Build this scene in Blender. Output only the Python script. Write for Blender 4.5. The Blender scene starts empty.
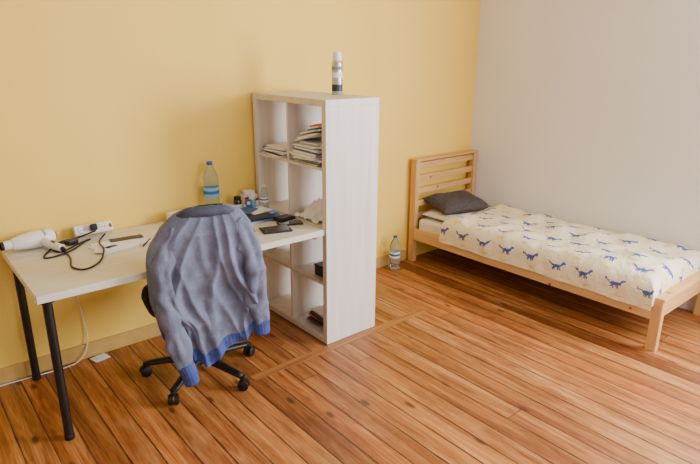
import bpy, bmesh, math, random
from mathutils import Vector, Matrix, Euler, noise
random.seed(4)
L=1.505;XW=2.28;XB=1.473;BW=.80;BH=.872
# ---------------- helpers
class NT:
    def __init__(s,name):
        s.m=bpy.data.materials.new(name);s.m.use_nodes=True;s.t=s.m.node_tree;s.b=s.t.nodes['Principled BSDF']
    def n(s,ty,**k):
        x=s.t.nodes.new(ty)
        for a,b in k.items():setattr(x,a,b)
        return x
    def l(s,a,b): s.t.links.new(a,b)
    def put(s,sock,v):
        if hasattr(v,'is_output') : s.l(v,sock)
        else: sock.default_value=v
    def mt(s,op,a,b=None,c=None,clamp=False):
        x=s.n('ShaderNodeMath',operation=op);x.use_clamp=clamp
        for i,v in enumerate((a,b,c)):
            if v is not None: s.put(x.inputs[i],v)
        return x.outputs[0]
    def co(s,which='Object',scale=(1,1,1)):
        c=s.n('ShaderNodeTexCoord');m=s.n('ShaderNodeMapping');m.inputs['Scale'].default_value=scale
        s.l(c.outputs[which],m.inputs['Vector']);return m.outputs[0]
    def noise(s,vec,scale,detail=3,rough=.5,dim='3D'):
        x=s.n('ShaderNodeTexNoise');x.noise_dimensions=dim;s.l(vec,x.inputs['Vector']);x.inputs['Scale'].default_value=scale
        x.inputs['Detail'].default_value=detail;x.inputs['Roughness'].default_value=rough;return x
    def ramp(s,f,stops):
        x=s.n('ShaderNodeValToRGB');e=x.color_ramp.elements
        while len(e)<len(stops):e.new(.5)
        for i,(q,c) in enumerate(stops):e[i].position=q;e[i].color=(*c,1)
        s.l(f,x.inputs[0]);return x.outputs[0]
    def mix(s,f,a,b,bt='MIX'):
        x=s.n('ShaderNodeMix',data_type='RGBA',blend_type=bt);s.put(x.inputs[0],f)
        for i,v in ((6,a),(7,b)):
            s.put(x.inputs[i],v if hasattr(v,'is_output') else (*v,1))
        return x.outputs[2]
    def bump(s,h,st,dist=.01):
        x=s.n('ShaderNodeBump');x.inputs['Strength'].default_value=st;x.inputs['Distance'].default_value=dist
        s.l(h,x.inputs['Height']);s.l(x.outputs[0],s.b.inputs['Normal'])
def lin(c): 
    return tuple(((v/255)/12.92 if v/255<=.04045 else ((v/255+.055)/1.055)**2.4) for v in c)
def simple(name,rgb,rough=.5,metal=0,var=.08,scale=12,bump=0,trans=0,ior=1.45,coat=0):
    t=NT(name);c=lin(rgb);v=t.co();nz=t.noise(v,scale)
    t.l(t.ramp(nz.outputs[0],[(.3,tuple(x*(1-var) for x in c)),(.7,tuple(min(1,x*(1+var)) for x in c))]),t.b.inputs['Base Color'])
    t.b.inputs['Roughness'].default_value=rough;t.b.inputs['Metallic'].default_value=metal
    t.b.inputs['Transmission Weight'].default_value=trans;t.b.inputs['IOR'].default_value=ior;t.b.inputs['Coat Weight'].default_value=coat
    if bump:t.bump(t.noise(v,scale*8).outputs[0],bump,.002)
    return t.m
def wood(name,c1,c2,sc=(1,1,1),rough=.45,scale=3,knots=False):
    t=NT(name);v=t.co('Object',sc);a=t.noise(v,scale,5,.6)
    col=t.ramp(a.outputs[0],[(.3,lin(c1)),(.7,lin(c2))])
    if knots:
        k=t.n('ShaderNodeTexVoronoi');t.l(t.co('Object',(4,4,5)),k.inputs['Vector']);k.inputs['Scale'].default_value=1.6
        col=t.mix(t.mt('LESS_THAN',k.outputs[0],.09),col,lin((140,90,45)))
    t.l(col,t.b.inputs['Base Color']);t.b.inputs['Roughness'].default_value=rough;t.bump(a.outputs[0],.1,.002);return t.m
class B:
    def __init__(s,name): s.name=name;s.v=[];s.f=[];s.fm=[];s.fs=[];s.uv={};s.mats=[]
    def mi(s,m):
        if m not in s.mats:s.mats.append(m)
        return s.mats.index(m)
    def add(s,vs,fs,mat,smooth=False,M=None,uv=None):
        o=len(s.v);k=s.mi(mat)
        for i,q in enumerate(vs):
            q=Vector(q);s.v.append(M@q if M else q)
            if uv:s.uv[o+i]=uv[i]
        for f in fs:s.f.append([o+i for i in f]);s.fm.append(k);s.fs.append(smooth)
        return s
    def box(s,c,sz,mat,bev=0,rot=None,seg=2):
        bm=bmesh.new();bmesh.ops.create_cube(bm,size=1)
        for v in bm.verts:v.co=Vector((v.co.x*sz[0],v.co.y*sz[1],v.co.z*sz[2]))
        if bev:bmesh.ops.bevel(bm,geom=bm.edges[:],offset=bev,segments=seg,affect='EDGES',profile=.5)
        bm.verts.index_update();R=Euler(rot).to_matrix().to_4x4() if rot else Matrix()
        s.add([v.co.copy() for v in bm.verts],[[v.index for v in f.verts] for f in bm.faces],mat,False,Matrix.Translation(c)@R);bm.free();return s
    def lathe(s,prof,mat,M=None,c=(0,0,0),seg=24,sharp=35):
        M=(M or Matrix());M=Matrix.Translation(c)@M
        runs=[[prof[0]]]
        for i in range(1,len(prof)):
            runs[-1].append(prof[i])
            if i<len(prof)-1:
                a=Vector(prof[i])-Vector(prof[i-1]);b=Vector(prof[i+1])-Vector(prof[i])
                if a.length>0 and b.length>0 and math.degrees(a.angle(b))>sharp:runs.append([prof[i]])
        for r in runs:
            vs=[];fs=[]
            for (rad,z) in r:
                for k in range(seg):
                    t=2*math.pi*k/seg;vs.append((rad*math.cos(t),rad*math.sin(t),z))
            for i in range(len(r)-1):
                for k in range(seg):
                    k2=(k+1)%seg;fs.append([i*seg+k,i*seg+k2,(i+1)*seg+k2,(i+1)*seg+k])
            s.add(vs,fs,mat,True,M)
        return s
    def tube(s,pts,r,mat,seg=8,sub=6,ry=1,fn=None,cap=True):
        P=[Vector(q) for q in pts];Rr=r if isinstance(r,(list,tuple)) else [r]*len(P)
        Q=[];RR=[]
        for i in range(len(P)-1):
            a=P[max(0,i-1)];b=P[i];c=P[i+1];d=P[min(len(P)-1,i+2)]
            for k in range(sub):
                t=k/sub;Q.append(.5*((2*b)+(c-a)*t+(2*a-5*b+4*c-d)*t*t+(-a+3*b-3*c+d)*t**3));RR.append(Rr[i]*(1-t)+Rr[i+1]*t)
        Q.append(P[-1]);RR.append(Rr[-1])
        vs=[];fs=[];up=Vector((0,0,1))
        T=(Q[1]-Q[0]).normalized()
        if abs(T.z)>.9:up=Vector((0,1,0))
        n=T.cross(up).normalized()
        for i,q in enumerate(Q):
            T=(Q[min(i+1,len(Q)-1)]-Q[max(i-1,0)]).normalized();n=(n-T*n.dot(T)).normalized();b=T.cross(n)
            for k in range(seg):
                t=2*math.pi*k/seg;rr=RR[i]*(1+(fn(i,t) if fn else 0));vs.append(q+n*math.cos(t)*rr+b*math.sin(t)*rr*ry)
        for i in range(len(Q)-1):
            for k in range(seg):
                k2=(k+1)%seg;fs.append([i*seg+k,i*seg+k2,(i+1)*seg+k2,(i+1)*seg+k])
        if cap:fs.append(list(range(seg))[::-1]);fs.append([len(vs)-seg+k for k in range(seg)])
        return s.add(vs,fs,mat,True)
    def done(s,loc=(0,0,0),rz=0,sub=0,scale=1):
        me=bpy.data.meshes.new(s.name);me.from_pydata([tuple(v) for v in s.v],[],s.f)
        for m in s.mats:me.materials.append(m)
        for i,q in enumerate(me.polygons):q.material_index=s.fm[i];q.use_smooth=s.fs[i]
        if s.uv:
            u=me.uv_layers.new(name='UVMap')
            for lp in me.loops:u.data[lp.index].uv=s.uv.get(lp.vertex_index,(0,0))
        bm=bmesh.new();bm.from_mesh(me);bmesh.ops.recalc_face_normals(bm,faces=bm.faces[:]);bm.to_mesh(me);bm.free()
        o=bpy.data.objects.new(s.name,me);bpy.context.collection.objects.link(o);o.location=loc;o.rotation_euler=(0,0,rz);o.scale=(scale,)*3
        if sub:
            m=o.modifiers.new('u','SUBSURF');m.levels=sub;m.render_levels=sub
        return o
# ---------------- materials
def wallmat(name,rgb,v=.03):
    t=NT(name);c=lin(rgb);co=t.co();a=t.noise(co,.9,4);b=t.noise(co,60,4)
    t.l(t.ramp(a.outputs[0],[(.3,tuple(x*(1-v) for x in c)),(.7,tuple(x*(1+v) for x in c))]),t.b.inputs['Base Color'])
    t.b.inputs['Roughness'].default_value=.65;t.bump(b.outputs[0],.12,.004);return t.m
M_yel=wallmat('paint_yellow',(249,211,96));M_wht=wallmat('paint_white',(240,237,236));M_ceil=wallmat('paint_ceiling',(214,212,208));M_west=wallmat('paint_west',(180,172,160))
M_base=simple('paint_skirting',(204,168,94),.5)
def floormat():
    t=NT('floor_pine');v=t.co();sp=t.n('ShaderNodeSeparateXYZ');t.l(v,sp.inputs[0]);x=sp.outputs[0];y=sp.outputs[1]
    W=.118
    xs=t.mt('DIVIDE',x,W);idx=t.mt('FLOOR',xs);fr=t.mt('FRACT',xs)
    wn=t.n('ShaderNodeTexWhiteNoise');wn.noise_dimensions='1D';t.l(idx,wn.inputs['W']);rnd=wn.outputs[0]
    yo=t.mt('ADD',t.mt('DIVIDE',y,4.2),t.mt('MULTIPLY',rnd,7.3));yf=t.mt('FRACT',yo);yi=t.mt('FLOOR',yo)
    wn2=t.n('ShaderNodeTexWhiteNoise');wn2.noise_dimensions='2D';cb=t.n('ShaderNodeCombineXYZ');t.l(idx,cb.inputs[0]);t.l(yi,cb.inputs[1]);t.l(cb.outputs[0],wn2.inputs['Vector']);r2=wn2.outputs[0]
    g=t.n('ShaderNodeCombineXYZ');t.l(t.mt('MULTIPLY',x,13),g.inputs[0]);t.l(t.mt('MULTIPLY',y,.8),g.inputs[1]);t.l(t.mt('MULTIPLY',r2,30),g.inputs[2])
    a=t.noise(g.outputs[0],1.5,3,.5);a.inputs['Distortion'].default_value=.4
    rings=t.mt('FRACT',t.mt('MULTIPLY',a.outputs[0],9));rings=t.mt('ABSOLUTE',t.mt('SUBTRACT',rings,.5))
    fine=t.n('ShaderNodeCombineXYZ');t.l(t.mt('MULTIPLY',x,90),fine.inputs[0]);t.l(t.mt('MULTIPLY',y,3),fine.inputs[1]);fb=t.noise(fine.outputs[0],1.6,4,.6)
    f=t.mt('ADD',t.mt('ADD',t.mt('MULTIPLY',a.outputs[0],.55),t.mt('MULTIPLY',rings,.20)),t.mt('MULTIPLY',fb.outputs[0],.35))
    col=t.ramp(f,[(.30,lin((108,58,28))),(.44,lin((156,96,48))),(.56,lin((188,128,70))),(.70,lin((212,160,100)))])
    tint=t.ramp(r2,[(0,(.52,.43,.36)),(.25,(.80,.70,.60)),(.5,(1,.95,.88)),(.7,(1,.82,.66)),(.85,(1.0,1.0,1.0)),(1,(.72,.62,.52))])
    col=t.mix(1,col,tint,'MULTIPLY')
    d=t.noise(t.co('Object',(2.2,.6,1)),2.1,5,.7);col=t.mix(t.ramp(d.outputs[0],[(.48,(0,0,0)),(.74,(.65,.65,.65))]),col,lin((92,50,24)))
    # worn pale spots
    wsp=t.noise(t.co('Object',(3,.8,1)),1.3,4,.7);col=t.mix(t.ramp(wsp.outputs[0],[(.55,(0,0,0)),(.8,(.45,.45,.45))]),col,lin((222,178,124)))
    kv=t.n('ShaderNodeCombineXYZ');t.l(t.mt('MULTIPLY',x,7.3),kv.inputs[0]);t.l(t.mt('MULTIPLY',y,3.0),kv.inputs[1]);t.l(t.mt('MULTIPLY',r2,8),kv.inputs[2])
    k=t.n('ShaderNodeTexVoronoi');t.l(kv.outputs[0],k.inputs['Vector']);k.inputs['Scale'].default_value=1
    ks=t.ramp(k.outputs[0],[(.06,(.85,.85,.85)),(.14,(0,0,0))])
    col=t.mix(ks,col,lin((70,34,14)))
    e=t.mt('MINIMUM',fr,t.mt('SUBTRACT',1,fr));gn=t.noise(t.co('Object',(1,2,1)),3,3)
    gap=t.mt('LESS_THAN',e,t.mt('MULTIPLY',t.mt('SUBTRACT',gn.outputs[0],.1),.07));ye=t.mt('LESS_THAN',yf,.0010);gap=t.mt('MAXIMUM',gap,ye)
    soft=t.mt('SUBTRACT',1,t.mt('DIVIDE',e,.08),clamp=True)
    col=t.mix(t.mt('MULTIPLY',soft,.4),col,lin((104,54,24)))
    col=t.mix(t.mt('MULTIPLY',gap,.85),col,lin((46,22,12)))
    t.l(col,t.b.inputs['Base Color'])
    t.l(t.mt('ADD',t.mt('MULTIPLY',fb.outputs[0],.25),.30),t.b.inputs['Roughness'])
    t.bump(t.mt('SUBTRACT',t.mt('MULTIPLY',f,.2),gap),.35,.004);return t.m
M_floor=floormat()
M_strip=wood('floor_border_wood',(128,76,36),(184,124,66),(.9,14,1),.4,2.5)
M_strip2=wood('floor_border_wood_2',(128,76,36),(184,124,66),(14,.9,1),.4,2.5)
M_birch=wood('birch_foil',(212,204,196),(229,221,213),(9,9,.5),.5,3)
M_birchd=wood('birch_foil_desk',(212,206,192),(226,221,207),(.6,9,9),.36,3)
M_pineY=wood('pine_bed_y',(214,164,100),(235,195,136),(12,.8,12),.5,2,True)
M_pineX=wood('pine_bed_x',(204,150,86),(229,184,122),(.8,12,12),.5,2,True)
M_pineZ=wood('pine_bed_z',(202,148,84),(229,184,122),(12,12,.8),.5,2)
M_blk=simple('black_metal',(24,22,22),.4);M_plb=simple('black_plastic',(20,20,23),.45,bump=.1);M_fab=simple('black_fabric',(24,24,28),.9,scale=40,bump=.4)
M_wp=simple('white_plastic',(238,236,232),.3,var=.02);M_pap=simple('white_paper',(240,240,244),.7,var=.03);M_red=simple('red_print',(190,50,38),.5)
M_blu=simple('blue_print',(60,98,168),.5);M_cy=simple('light_blue_label',(120,180,215),.4);M_org=simple('orange_cover',(224,96,36),.5);M_dgr=simple('dark_grey',(52,54,60),.5)
M_sil=simple('brushed_silver',(190,192,196),.3,.8);M_scr=simple('screen_glass',(14,15,20),.08,coat=.5);M_gry=simple('grey_print',(130,132,138),.6);M_yelp=simple('yellow_print',(225,190,70),.6)
M_pet=simple('clear_pet',(225,238,246),.06,var=.01,trans=.92,ior=1.2);M_cap=simple('bottle_cap_blue',(50,90,170),.4)
M_linen=simple('white_linen',(232,228,218),.85,scale=30,bump=.3)
# ---------------- room
XL=-3.3;YB=-4.9;CH=2.95;T=.15
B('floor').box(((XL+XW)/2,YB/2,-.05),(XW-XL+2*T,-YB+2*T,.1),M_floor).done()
B('ceiling').box(((XL+XW)/2,YB/2,CH+.05),(XW-XL+2*T,-YB+2*T,.1),M_ceil).done()
B('wall_north').box(((XL+XW)/2,T/2,CH/2),(XW-XL+2*T,T,CH),M_yel).done()
B('wall_west').box((XL-T/2,YB/2,CH/2),(T,-YB,CH),M_west).done()
def wallhole(name,axis,pos,lo,hi,w0,w1,z0,z1,mat):
    b=B(name)
    def bx(a0,a1,c0,c1):
        if axis=='x': b.box((pos,(a0+a1)/2,(c0+c1)/2),(T,a1-a0,c1-c0),mat)
        else: b.box(((a0+a1)/2,pos,(c0+c1)/2),(a1-a0,T,c1-c0),mat)
    bx(lo,w0,0,CH);bx(w1,hi,0,CH);bx(w0,w1,0,z0);bx(w0,w1,z1,CH);b.done()
wallhole('wall_east','x',XW+T/2,YB,0,-4.3,-2.7,.8,2.5,M_wht)
wallhole('wall_south','y',YB-T/2,XL-T,XW+T,-.8,1.0,.8,2.5,M_west)
def window(name,axis,pos,w0,w1,z0,z1):
    b=B(name);f=.06
    def bx(a0,a1,c0,c1,th=.06):
        if axis=='x': b.box((pos,(a0+a1)/2,(c0+c1)/2),(th,a1-a0,c1-c0),M_wp,.004)
        else: b.box(((a0+a1)/2,pos,(c0+c1)/2),(a1-a0,th,c1-c0),M_wp,.004)
    bx(w0,w0+f,z0,z1);bx(w1-f,w1,z0,z1);bx(w0+f,w1-f,z0,z0+f);bx(w0+f,w1-f,z1-f,z1);m=(w0+w1)/2;bx(m-.04,m+.04,z0+f,z1-f);b.done()
window('window_1','x',XW+.06,-4.3,-2.7,.8,2.5);window('added_window_south','y',YB-.06,-.8,1.0,.8,2.5)  # south window is an unseen addition that holds the fill lamp
B('baseboard_north').box(((XL+1.46)/2,-.008,.045),(1.46-XL,.016,.09),M_base,.003).done()
B('baseboard_east').box((XW-.008,(YB-2.13)/2,.045),(.016,-YB-2.13,.09),M_wht,.003).done()
hx=.825;hy=-.85
B('trim_1').box(((-.55+hx)/2,hy+.03,.0012),(hx+.55,.06,.0024),M_strip,.0006).done()
B('trim_2').box((hx-.045,(hy+.06-.02)/2,.0012),(.09,-(hy+.06)-.02,.0024),M_strip2,.0006).done()
# ---------------- shelf
sy0=-.785;sy1=-.018;SD=.395;SH=1.47
b=B('cube_shelving_unit');o=.038
b.box((SD/2,(sy0+sy1)/2,o/2),(SD,sy1-sy0,o),M_birch,.0015);b.box((SD/2,(sy0+sy1)/2,SH-o/2),(SD,sy1-sy0,o),M_birch,.0015)
for y in (sy0+o/2,sy1-o/2): b.box((SD/2,y,SH/2),(SD,o,SH-2*o),M_birch,.0015)
b.box((SD/2,(sy0+sy1)/2,SH/2),(SD-.01,.016,SH-2*o),M_birch)
for k in (1,2,3):
    z=o+(SH-2*o)*k/4
    for y0,y1 in ((sy0+o,(sy0+sy1)/2-.008),((sy0+sy1)/2+.008,sy1-o)):b.box((SD/2,(y0+y1)/2,z),(SD-.01,y1-y0,.016),M_birch)
b.done((0,0,.003))
ZS=lambda k:.0125+o+(SH-2*o)*k/4 if k else o+.0045
# ---------------- desk
DT=.74
b=B('desk');b.box((-L/2-.001,-.395,DT-.017),(L-.002,.75,.034),M_birchd,.002)
for y in (-.72,-.07):
    b.lathe([(0,0),(.022,0),(.022,.02),(.02,.022),(.02,.690),(.035,.692),(.035,.706)],M_blk,c=(-L+.045,y,0))
b.box((-.012,-.395,DT-.055),(.02,.6,.04),M_birchd);b.done()
# ---------------- chair
b=B('office_chair');yaw=math.radians(-10)
b.lathe([(0,.075),(.04,.075),(.045,.09),(.04,.13),(.028,.135),(.028,.25),(.02,.25),(.02,.4),(.0,.4)],M_plb)
for a in (-143,-71,1,73,145):
    r2=math.radians(a)-yaw;d=Vector((math.cos(r2),math.sin(r2),0))
    b.tube([d*.02+Vector((0,0,.105)),d*.15+Vector((0,0,.095)),d*.30+Vector((0,0,.075))],[.032,.027,.02],M_plb,8,4,.7)
    b.lathe([(0,.05),(.012,.05),(.012,.08),(0,.08)],M_blk,c=tuple(d*.305))
    for sgn in (-1,1):
        Mx=Matrix.Rotation(r2+.5,4,'Z')@Matrix.Rotation(math.pi/2,4,'X')
        ax=Mx.to_3x3()@Vector((0,0,1))
        b.lathe([(0,-.011),(.022,-.011),(.029,-.007),(.029,.007),(.022,.011),(0,.011)],M_plb,M=Mx,c=tuple(d*.305+ax*.016*sgn+Vector((0,0,.029))),seg=18)
b.box((0,0,.41),(.18,.22,.05),M_plb,.01)
vs=[];fs=[];sg=36;pr=[(.0,.43),(.8,.43),(.97,.44),(1,.465),(.97,.495),(.85,.51),(.4,.505),(0,.503)]
for (q,z) in pr:
    for k in range(sg):
        t=2*math.pi*k/sg;c,s_=math.cos(t),math.sin(t);vs.append((.26*q*math.copysign(abs(c)**.6,c),.235*q*math.copysign(abs(s_)**.6,s_)+.04,z))
for i in range(len(pr)-1):
    for k in range(sg):fs.append([i*sg+k,i*sg+(k+1)%sg,(i+1)*sg+(k+1)%sg,(i+1)*sg+k])
b.add(vs,fs,M_fab,True)
b.tube([(0,-.05,.40),(0,-.22,.40),(0,-.275,.47),(0,-.285,.62)],[.022]*4,M_plb,8,5)
b.box((0,-.285,.78),(.34,.04,.36),M_fab,.018,seg=3)
CX,CY=-.735,-.59
b.done((CX,CY,0),yaw)
# ---------------- jacket
def denim(name,c1,c2,big=0.45):
    t=NT(name);v=t.co();a=t.noise(v,7,6,.7);h=t.noise(v,420,2,.6);tw=t.noise(t.co('Object',(260,260,60)),1,2)
    col=t.ramp(a.outputs[0],[(.3,lin(c1)),(.7,lin(c2))]);col=t.mix(big,col,t.ramp(h.outputs[0],[(.38,lin(tuple(q*.85 for q in c1))),(.62,lin(tuple(min(255,q*1.06) for q in c2)))]))
    t.l(col,t.b.inputs['Base Color']);t.b.inputs['Roughness'].default_value=.8
    t.bump(t.noise(v,34,5,.65).outputs[0],.45,.008);return t.m
M_jk=denim('jacket_fabric',(78,84,108),(128,134,160),.25);M_jr=denim('jacket_ribbing',(38,54,116),(74,94,162),.2);M_jc=denim('jacket_collar',(52,56,74),(86,92,114),.2)
tab=[(1.035,-.02,.10),(1.03,-.07,.14),(1.007,-.127,.18),(.946,-.195,.222),(.876,-.238,.24),(.78,-.268,.258),(.688,-.27,.262),(.595,-.266,.266),(.50,-.25,.265),(.385,-.225,.255),(.2,-.2,.24)]
def prof(z):
    for i in range(len(tab)-1):
        if tab[i][0]>=z>=tab[i+1][0]:
            k=(tab[i][0]-z)/(tab[i][0]-tab[i+1][0]);return tab[i][1]*(1-k)+tab[i+1][1]*k,tab[i][2]*(1-k)+tab[i+1][2]*k
    return tab[0][1:] if z>tab[0][0] else tab[-1][1:]
b=B('denim_jacket');NS=260;NL=120;vs=[]
def ridge(q): return (1-abs(math.sin(q)))**1.5
for j in range(NL+1):
    t=j/NL
    for k in range(NS):
        th=2*math.pi*k/NS;c,s_=math.cos(th),math.sin(th);u=math.copysign(abs(c)**.75,c)
        back=max(0,-s_)**.5
        zb=.50*(1-back)+back*(.275+.09*(u+.35)**2+.02*math.sin(u*7))
        z=1.035+(zb-1.035)*(t**1.1)
        l,r=prof(z);x=(l+r)/2+(r-l)/2*u
        dep=(.018+.062*min(1,(1.035-z)/.12)**.6)
        y=math.copysign(abs(s_)**.7,s_)*dep
        am=min(1,t*1.8)
        n1=noise.noise((u*1.3,z*1.8,1));n2=noise.noise((u*2.2,z*2.4,5))
        fold=am*(.044*ridge(u*2.6+z*1.9+2.6*n1)+.032*ridge(u*5-z*3+3.4*n2+1)+.016*ridge(u*9+z*9+4*n1)-.028)
        fold+=.020*am*noise.noise((x*8,z*6,3+s_))+.006*am*noise.noise((x*26,z*20,3+s_))
        y+=fold*(-1 if s_<0 else 1)*(.3+.7*abs(s_))
        x+=.018*am*noise.noise((u,z*9,7+s_))
        if t>.93: y+=.0025*math.sin(th*95)*(-1 if s_<0 else 1)
        vs.append((x,y,z))
fs=[];fr=[]
for j in range(NL):
    for k in range(NS):
        (fr if j>=NL-9 else fs).append([j*NS+k,j*NS+(k+1)%NS,(j+1)*NS+(k+1)%NS,(j+1)*NS+k])
b.add(vs,fs,M_jk,True);b.add(vs,fr,M_jr,True)
def crump(seed,amp):
    return lambda i,t: amp*(noise.noise((i*.11,math.cos(t)*1.3+seed,math.sin(t)*1.3))*2.2+.8*ridge(i*.16+1.6*noise.noise((seed,math.cos(t),i*.06)))-.3)
b.tube([(.15,-.03,.96),(.195,-.045,.85),(.22,-.055,.7),(.225,-.055,.55),(.242,-.05,.43)],[.035,.048,.052,.052,.044],M_jk,32,18,.8,crump(2,.22))
b.tube([(.242,-.05,.435),(.249,-.048,.36)],[.042,.038],M_jr,48,6,.8,lambda i,t:.04*math.sin(t*16))
b.tube([(-.13,-.03,.95),(-.185,-.055,.82),(-.205,-.075,.66),(-.185,-.085,.5),(-.14,-.09,.28)],[.03,.042,.048,.052,.043],M_jk,32,18,.8,crump(7,.22))
b.tube([(-.145,-.09,.29),(-.13,-.088,.25),(-.115,-.085,.175)],[.042,.040,.036],M_jr,48,6,.8,lambda i,t:.04*math.sin(t*16))
b.tube([(-.12,-.01,.985),(-.06,-.035,1.015),(.03,-.045,1.02),(.10,-.035,1.015),(.16,-.01,.985)],[.014,.02,.022,.02,.014],M_jc,24,8,1.2,lambda i,t:.06*math.sin(i*3))
b.done((-.795,-.87,0),math.radians(-18))
# ---------------- bed
b=B('single_bed');x0=XB;x1=XB+BW;yh=-.03;yf=-2.11;pw=.045
for x in (x0+pw/2,x1-pw/2):
    b.box((x,yh-.03,BH/2),(pw,.06,BH),M_pineZ,.003)
    b.box((x,yf+.03,.165),(pw,.06,.33),M_pineZ,.003)
for i in range(5):
    z=BH-.04-i*.108
    b.box(((x0+x1)/2,yh-.035,z),(BW-2*pw,.018,.05),M_pineX,.002)
b.box(((x0+x1)/2,yh-.03,BH+.008),(BW+.0,.07,.02),M_pineX,.003)
for x in (x0+.012,x1-.012): b.box((x,(yh+yf)/2,.25),(.024,yh-yf-.12,.10),M_pineY,.003)
b.box(((x0+x1)/2,yf+.03,.265),(BW-2*pw,.024,.12),M_pineX,.003)
b.box(((x0+x1)/2,yf+.03,.335),(BW,.07,.02),M_pineX,.003)
b.box(((x0+x1)/2,yh-.03,.26),(BW-2*pw,.024,.12),M_pineX,.003)
for i in range(14): b.box(((x0+x1)/2,yh-.16-i*.14,.235),(BW-.05,.07,.018),M_pineX)
b.box(((x0+x1)/2,(yh+yf)/2,.205),(.04,yh-yf-.12,.04),M_pineY)
b.done()
MB=.247;MT=.385
b=B('mattress');b.box(((x0+x1)/2,(yh+yf)/2,(MB+MT)/2),(BW-.055,yh-yf-.15,MT-MB),M_linen,.03,seg=4);b.done()
def duvetmat():
    t=NT('duvet_print');tc=t.n('ShaderNodeTexCoord');uv=tc.outputs['UV']
    nz=t.noise(uv,40,2,.5);sc=t.n('ShaderNodeVectorMath',operation='SCALE');sb=t.n('ShaderNodeVectorMath',operation='SUBTRACT');t.l(nz.outputs['Color'],sb.inputs[0]);sb.inputs[1].default_value=(.5,.5,.5)
    t.l(sb.outputs[0],sc.inputs[0]);sc.inputs['Scale'].default_value=.03
    ad=t.n('ShaderNodeVectorMath',operation='ADD');t.l(uv,ad.inputs[0]);t.l(sc.outputs[0],ad.inputs[1])
    sp=t.n('ShaderNodeSeparateXYZ');t.l(ad.outputs[0],sp.inputs[0]);X=sp.outputs[0];Y=sp.outputs[1]
    def motif(cx,cy,ox,oy,shapes):
        row=t.mt('FLOOR',t.mt('ADD',t.mt('DIVIDE',X,cx),ox));st=t.mt('MULTIPLY',t.mt('MODULO',t.mt('ABSOLUTE',row),2),.5)
        fx=t.mt('MULTIPLY',t.mt('SUBTRACT',t.mt('FRACT',t.mt('ADD',t.mt('DIVIDE',X,cx),ox)),.5),cx)
        fy=t.mt('MULTIPLY',t.mt('SUBTRACT',t.mt('FRACT',t.mt('ADD',t.mt('ADD',t.mt('DIVIDE',Y,cy),oy),st)),.5),cy)
        out=None
        for (dx,dy,rx,ry,an) in shapes:
            ca,sa=math.cos(an),math.sin(an);ax=t.mt('SUBTRACT',fx,dx);ay=t.mt('SUBTRACT',fy,dy)
            px=t.mt('ADD',t.mt('MULTIPLY',ax,ca),t.mt('MULTIPLY',ay,sa));py=t.mt('SUBTRACT',t.mt('MULTIPLY',ay,ca),t.mt('MULTIPLY',ax,sa))
            e=t.mt('LESS_THAN',t.mt('ADD',t.mt('POWER',t.mt('ABSOLUTE',t.mt('DIVIDE',px,rx)),2),t.mt('POWER',t.mt('ABSOLUTE',t.mt('DIVIDE',py,ry)),2)),1)
            out=e if out is None else t.mt('MAXIMUM',out,e)
        return out
    beast=[(0,0,.013,.034,0),(.012,-.036,.008,.018,.6),(.022,-.050,.009,.013,.2),(.010,.046,.005,.024,-.5),(-.018,-.022,.017,.005,.5),(-.020,-.010,.016,.005,.2),(-.018,.022,.017,.005,-.5),(-.020,.012,.016,.005,-.2)]
    m1=motif(.155,.20,0,0,beast);m2=motif(.155,.20,.5,.1,[(0,0,.007,.032,0),(-.006,.012,.010,.007,0)])
    c=t.mix(t.mt('MULTIPLY',m2,.7),lin((243,232,198)),lin((230,198,104)))
    c=t.mix(t.mt('MULTIPLY',m1,.94),c,lin((52,70,176)))
    t.l(c,t.b.inputs['Base Color']);t.b.inputs['Roughness'].default_value=.85
    t.bump(t.noise(t.co(),7,5,.6).outputs[0],.7,.045);return t.m
M_duv=duvetmat()
def path(s,w,r):
    a=abs(s);sg=1 if s>=0 else -1
    if a<w-r:return s,0
    if a<w-r+math.pi*r/2:
        th=(a-w+r)/r;return sg*(w-r+r*math.sin(th)),r-r*math.cos(th)
    return sg*w,r+(a-(w-r+math.pi*r/2))
xd0=XB-.022;xd1=x1-.012
b=B('patterned_duvet');wx=(xd1-xd0)/2;y0d=-.40;y1d=yf+.055;wy=(y0d-y1d)/2;rr=.085;drop=.20
Sx=wx-rr+math.pi*rr/2+(drop-rr);Sy=wy-rr+math.pi*rr/2+(drop-rr-.03);nx=70;ny=140;vs=[];uv=[]
for j in range(ny+1):
    for i in range(nx+1):
        sx=-Sx+2*Sx*i/nx;sy=-Sy+2*Sy*j/ny;X,dx=path(sx,wx,rr);Y,dy=path(sy,wy,rr);d=max(dx,dy)
        top=1-min(1,d/rr)
        cr=(1-abs(math.sin(X*6+Y*3+2*noise.noise((X*3,Y*3,8)))))**3
        puff=.034*noise.noise((X*3.2,Y*3.2,0))+.022*noise.noise((X*7.5,Y*7.5,3))+.020*cr+.014
        z=MT+.065-d*.93+puff*(.25+.75*top)
        if dy>dx and Y>0: z=max(z,MT+.008)
        wv=.016*noise.noise((X*7,Y*7,z*4))
        vs.append((X-(abs(wv)+.004)*(1 if X<0 else 0)*(1-top),Y+wv*.6*(1 if Y>0 else -1)*(1-top),z));uv.append((sx+1,sy+2))
fs=[[j*(nx+1)+i,j*(nx+1)+i+1,(j+1)*(nx+1)+i+1,(j+1)*(nx+1)+i] for j in range(ny) for i in range(nx)]
b.add(vs,fs,M_duv,True,None,uv);b.done(((xd0+xd1)/2,(y0d+y1d)/2,0),0,1)
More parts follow.
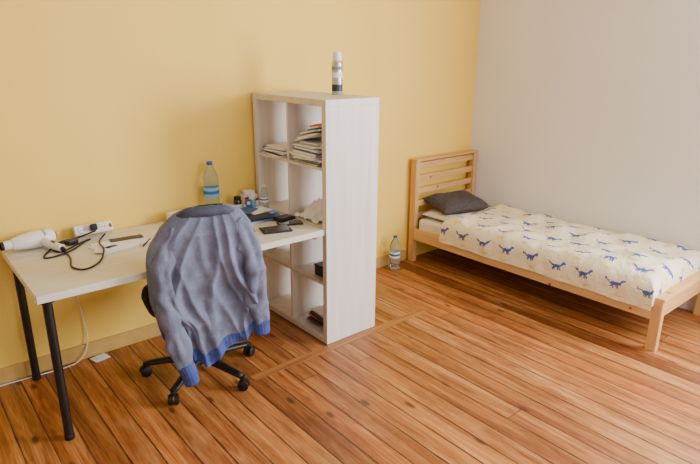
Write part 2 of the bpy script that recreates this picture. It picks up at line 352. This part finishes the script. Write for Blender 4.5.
def pillow(name,c,sz,mat,rz,tilt=0):
    b=B(name);n=24;vs=[];fs=[]
    for side in (1,-1):
        for j in range(n+1):
            for i in range(n+1):
                u=-1+2*i/n;v=-1+2*j/n;h=((1-u**4)*(1-v**4))**.55
                pin=1-.06*((1-u*u)*v*v+(1-v*v)*u*u)
                vs.append((u*sz[0]/2*pin,v*sz[1]/2*pin,side*sz[2]/2*h*(1+.25*noise.noise((u*2.5,v*2.5,side)))))
    N=(n+1)**2
    for s_ in (0,1):
        for j in range(n):
            for i in range(n):fs.append([s_*N+j*(n+1)+i,s_*N+j*(n+1)+i+1,s_*N+(j+1)*(n+1)+i+1,s_*N+(j+1)*(n+1)+i])
    b.add(vs,fs,mat,True,Matrix.Rotation(tilt,4,'X'));return b.done(c,rz)
M_cush=simple('charcoal_cushion',(76,70,70),.95,scale=50,bump=.5,var=.25)
pillow('bed_pillow',((x0+x1)/2-.02,-.26,MT+.038),(BW-.14,.30,.075),M_linen,0)
pillow('cushion',((x0+x1)/2-.08,-.27,MT+.128),(.48,.34,.12),M_cush,math.radians(-12),.15)
# ---------------- bottles
def bottle(name,loc,h,r,label,cap):
    b=B(name);pr=[(0,.004),(r*.8,0),(r,.012)]
    k=0;z=.012
    while z<h*.62:
        pr.append((r*(.955 if k%2 else 1),z));z+=h*.045;k+=1
    pr+=[(r,h*.64),(r*.97,h*.70),(r*.75,h*.80),(r*.42,h*.89),(r*.33,h*.92),(r*.33,h*.95)]
    b.lathe(pr,M_pet,sharp=80);b.lathe([(r*1.012,h*.36),(r*1.012,h*.54)],label);b.lathe([(r*1.016,h*.42),(r*1.016,h*.48)],M_blu)
    b.lathe([(r*.30,h*.94),(r*.40,h*.94),(r*.40,h*.998),(r*.36,h),(0,h)],cap);b.done(loc)
bottle('water_bottle',(-.358,-.085,DT+.0005),.34,.047,M_cy,M_cap)
bottle('small_water_bottle',(-.045,-.19,DT+.0005),.17,.026,M_pap,M_wp)
bottle('water_bottle',(1.235,-.11,0),.29,.043,M_pap,M_cap)
b=B('spray_can');b.lathe([(0,0),(.031,0),(.033,.004),(.033,.185),(.03,.195),(.024,.20)],M_sil);b.lathe([(.0335,.02),(.0335,.06)],M_dgr);b.lathe([(.0335,.10),(.0335,.13)],M_pap);b.lathe([(.0335,.145),(.0335,.165)],M_gry)
b.lathe([(.026,.198),(.027,.20),(.027,.24),(.022,.25),(0,.25)],M_wp);b.done((.334,-.468,1.4735))
# hair dryer
b=B('hair_dryer');Mx=Matrix.Rotation(math.pi/2,4,'Y')
b.lathe([(0,-.10),(.022,-.10),(.034,-.085),(.039,-.05),(.039,.0),(.033,.04),(.026,.075),(.024,.08)],M_wp,Mx,(0,0,.04))
b.lathe([(.024,.078),(.021,.08),(.019,.115)],M_wp,Mx,(0,0,.04));b.lathe([(.0192,.113),(.0192,.125),(.016,.125),(.016,.08)],M_plb,Mx,(0,0,.04));b.lathe([(.0395,-.055),(.0398,-.05),(.0395,-.045)],M_sil,Mx,(0,0,.04))
b.lathe([(0,-.1035),(.02,-.1035),(.024,-.098)],M_dgr,Mx,(0,0,.04))
b.tube([(-.04,.02,.036),(-.05,.07,.026),(-.07,.15,.02)],[.022,.019,.016],M_wp,14,6,1)
b.tube([(-.07,.148,.02),(-.075,.175,.014)],[.011,.006],M_plb,8,3);b.box((-.055,.10,.044),(.010,.03,.006),M_dgr,.002)
b.done((-1.375,-.085,DT),math.radians(188),scale=1.15)
b=B('power_strip');b.box((0,0,.018),(.20,.055,.036),M_wp,.006)
for i in (-.06,-.005,.05):
    b.lathe([(.021,.0365),(.021,.040),(.018,.040),(.018,.037),(0,.037)],M_wp,c=(i,0,0));
    for k in (-.008,.008): b.lathe([(0,.0385),(.003,.0385),(.003,.037)],M_blk,c=(i+k,0,0),seg=8)
b.box((.088,0,.037),(.014,.022,.006),M_red,.002);b.box((-.005,0,.055),(.035,.035,.035),M_plb,.006)
ps=b.done((-1.061,-.032,DT+.030));ps.rotation_euler=(math.radians(62),0,0)
# cables
b=B('black_cables');Zc=DT+.0052
def cab(pts,r=.0046): b.tube([(x,y,Zc+z) for x,y,z in pts],r,M_plb,8,6)
cab([(-1.066,-.115,.04),(-1.133,-.10,.02),(-1.17,-.06,0),(-1.236,-.07,0),(-1.303,-.18,0),(-1.271,-.244,0),(-1.182,-.186,.006),(-1.101,-.12,0)])
cab([(-1.118,-.12,0),(-1.216,-.24,0),(-1.295,-.292,0),(-1.363,-.294,0),(-1.345,-.23,0),(-1.267,-.13,.006),(-1.203,-.10,0)])
cab([(-1.02,-.11,.012),(-1.08,-.20,0),(-1.107,-.368,.012),(-1.168,-.505,0),(-1.252,-.574,0),(-1.295,-.505,0),(-1.265,-.354,0),(-1.271,-.215,.007)])
b.done()
b=B('phone_charger');b.box((0,0,.014),(.06,.04,.028),M_plb,.006);b.done((-1.20,-.135,DT),.4)
b=B('letter_papers');b.box((0,0,.002),(.28,.17,.003),M_pap,rot=(0,0,.2));b.box((-.02,.01,.005),(.23,.13,.003),M_pap,rot=(0,0,-.1));b.box((.05,.06,.008),(.17,.06,.002),M_dgr,rot=(0,0,-.1));b.box((-.06,-.03,.008),(.06,.03,.002),M_blu,rot=(0,0,.3));b.box((-.1,-.06,.008),(.10,.07,.002),M_pap,rot=(0,0,.7))
b.done((-1.0,-.30,DT+.001))
b=B('ballpoint_pen');b.lathe([(0,0),(.001,.002),(.004,.012),(.004,.13),(.002,.135),(0,.135)],M_plb,Matrix.Rotation(math.pi/2,4,'Y'),(0,0,.0045),12);b.done((-.93,-.42,DT),.9)
b=B('tissue_box');b.box((0,0,.032),(.17,.09,.064),M_pap,.003);b.box((0,-.0455,.035),(.13,.002,.030),M_red);b.box((.0,-.0466,.028),(.09,.002,.006),M_pap);b.box((.03,0,.0645),(.06,.04,.002),M_gry);b.done((-.56,-.10,DT),.1)
b=B('dark_glass_jar');b.lathe([(0,0),(.024,0),(.026,.004),(.026,.07),(.022,.08)],M_scr);b.lathe([(.0264,.02),(.0264,.05)],M_pap);b.lathe([(.023,.08),(.023,.098),(0,.10)],M_plb);b.done((-.19,-.10,DT))
b=B('medicine_box');b.box((0,0,.045),(.10,.06,.09),M_pap,.002);b.box((0,-.031,.05),(.09,.001,.03),M_gry);b.box((-.03,-.0315,.075),(.03,.001,.018),M_red);b.box((.0,.0,.105),(.07,.04,.028),M_pap,.004,rot=(0,.1,.1));b.done((-.09,-.07,DT),-.1)
b=B('magazine_pile')
for i,(m,dx,dy,rz) in enumerate([(M_pap,0,0,.1),(M_blu,.02,-.03,-.2),(M_pap,-.05,.02,.3),(M_cy,.03,.01,.5),(M_dgr,-.03,-.05,-.1),(M_pap,.02,.04,.2),(M_blu,-.05,.06,.6)]): b.box((dx,dy,.004+i*.006),(.22-.014*i,.17-.012*i,.006),m,rot=(0,0,rz))
b.done((-.165,-.31,DT+.0005))
b=B('loose_papers')
for i,(m,dx,dy,w_,h_,rz) in enumerate([(M_pap,-.14,.0,.21,.15,.5),(M_gry,-.16,-.09,.15,.10,-.3),(M_pap,-.19,.09,.14,.10,.1),(M_blu,-.17,.02,.10,.07,.9),(M_pap,-.22,-.05,.10,.14,.2)]): b.box((dx,dy,.0015+i*.0022),(w_,h_,.0018),m,rot=(0,0,rz))
b.done((-.23,-.40,DT+.0005))
b=B('toiletry_tubes')
for (dx,dy,h,r,m,cp) in ((0,0,.10,.014,M_cy,M_wp),(.04,.01,.08,.013,M_pap,M_red),(-.04,-.015,.07,.015,M_blu,M_wp)):
    b.lathe([(0,0),(r*.8,0),(r,.004),(r,h*.75),(r*.6,h*.8)],m,c=(dx,dy,0),seg=16);b.lathe([(r*.65,h*.79),(r*.65,h),(0,h)],cp,c=(dx,dy,0),seg=16)
b.done((-.11,-.155,DT))
b=B('tablet');b.box((0,0,.005),(.17,.12,.010),M_plb,.003);b.box((0,0,.0103),(.155,.108,.001),M_scr);b.done((-.225,-.60,DT),-.3)
b=B('smartphone');b.box((0,0,.005),(.15,.075,.009),M_plb,.003);b.box((0,0,.0098),(.135,.067,.0006),M_scr);b.done((-.09,-.545,DT),-.4)
b=B('black_wallet');b.box((0,0,.01),(.12,.08,.018),M_plb,.005);b.box((0,.0,.0205),(.10,.07,.003),M_plb,.001);b.done((-.068,-.45,DT+.0005),.1)
b=B('crumpled_paper');vs=[];n=16
for j in range(n+1):
    for i in range(n+1):
        u=i/n-.5;v=j/n-.5;vs.append((u*.24,v*.24,.004+.20*max(0,.5-abs(u)-abs(v)*.6)+.06*abs(noise.noise((u*6,v*6,2)))))
b.add(vs,[[j*(n+1)+i,j*(n+1)+i+1,(j+1)*(n+1)+i+1,(j+1)*(n+1)+i] for j in range(n) for i in range(n)],M_pap,False);b.box((0,0,.003),(.19,.16,.003),M_pap);b.done((.13,-.56,ZS(2)))
# shelf contents
def stack(name,n,w,d,cols,sp=.03,th=(.004,.012)):
    b=B(name);z=0
    for i in range(n):
        t_=random.uniform(*th);b.box((random.uniform(-sp,sp)*.5,random.uniform(-sp,sp)*.5,z+t_/2),(w*random.uniform(.85,1),d*random.uniform(.85,1),t_*.9),cols[i%len(cols)],rot=(0,0,random.uniform(-.14,.14)));z+=t_
    return b,z
b,z=stack('book_and_paper_pile',15,.30,.26,[M_pap,M_pap,M_gry,M_pap,M_pap,M_pap,M_pap,M_blu],sp=.05)
for i,m in enumerate((M_pap,M_pap,M_red,M_pap,M_pap,M_blu,M_pap,M_org,M_org)):b.box((-.02+.012*(i%3),-.008*i,z+.026+i*.0105),(.28-.012*i,.2-.008*i,.008),m,rot=(-.24+.01*i,.04*((i%2)-.5),.14*(i%3)-.14))
b.done((.165,-.565,ZS(3)))
b,z=stack('paper_pile',7,.30,.26,[M_pap,M_dgr,M_pap,M_pap,M_blu,M_pap],sp=.03);b.done((.165,-.21,ZS(3)))
b,z=stack('notebook_pile',6,.22,.2,[M_dgr,M_blu,M_dgr,M_org,M_dgr,M_pap],th=(.008,.014));b.done((.17,-.6,ZS(0)))
b=B('black_storage_box');b.box((0,0,.03),(.16,.13,.06),M_dgr,.004);b.box((0,0,.065),(.165,.135,.012),M_plb,.003);b.done((.13,-.66,ZS(1)))
b=B('paper_scrap');b.box((0,0,.006),(.09,.06,.003),M_pap,rot=(.08,.05,.3));b.box((.01,0,.010),(.06,.05,.003),M_pap,rot=(-.05,0,-.3));b.done((-1.125,-.07,0))
b=B('white_cable')
b.tube([(-1.17,-.006,.60),(-1.185,-.008,.42),(-1.17,-.01,.25),(-1.17,-.022,.1),(-1.24,-.04,.008),(-1.41,-.05,.005),(-1.6,-.035,.005),(-1.85,-.04,.005)],.0035,M_wp,8,8);b.done()
# ---------------- lights
def area(name,loc,rot,sx,sy,e,col):
    l=bpy.data.lights.new(name,'AREA');l.shape='RECTANGLE';l.size=sx;l.size_y=sy;l.energy=e;l.color=col
    o=bpy.data.objects.new(name,l);bpy.context.collection.objects.link(o);o.location=loc;o.rotation_euler=rot
area('window_daylight_east',(XW+.02,-3.5,1.65),(0,math.radians(90),0),1.6,1.5,275,(.96,.97,1))
area('added_fill_south',(.1,YB-.02,1.65),(math.radians(90),0,0),1.7,1.6,42,(.96,.97,1))  # added fill lamp in the invented south window, softens the east light
w=bpy.data.worlds.new('World');bpy.context.scene.world=w;w.use_nodes=True;w.node_tree.nodes['Background'].inputs[0].default_value=(.8,.9,1,1);w.node_tree.nodes['Background'].inputs[1].default_value=1
# ---------------- camera
cd=bpy.data.cameras.new('camera');cam=bpy.data.objects.new('camera',cd);bpy.context.collection.objects.link(cam);bpy.context.scene.camera=cam
cam.location=(-1.886,-3.235,1.703);cam.rotation_mode='XYZ';cam.rotation_euler=(1.266,-.006,-.698)
cd.sensor_width=36;cd.lens=561.68*36/700;cd.clip_start=.05
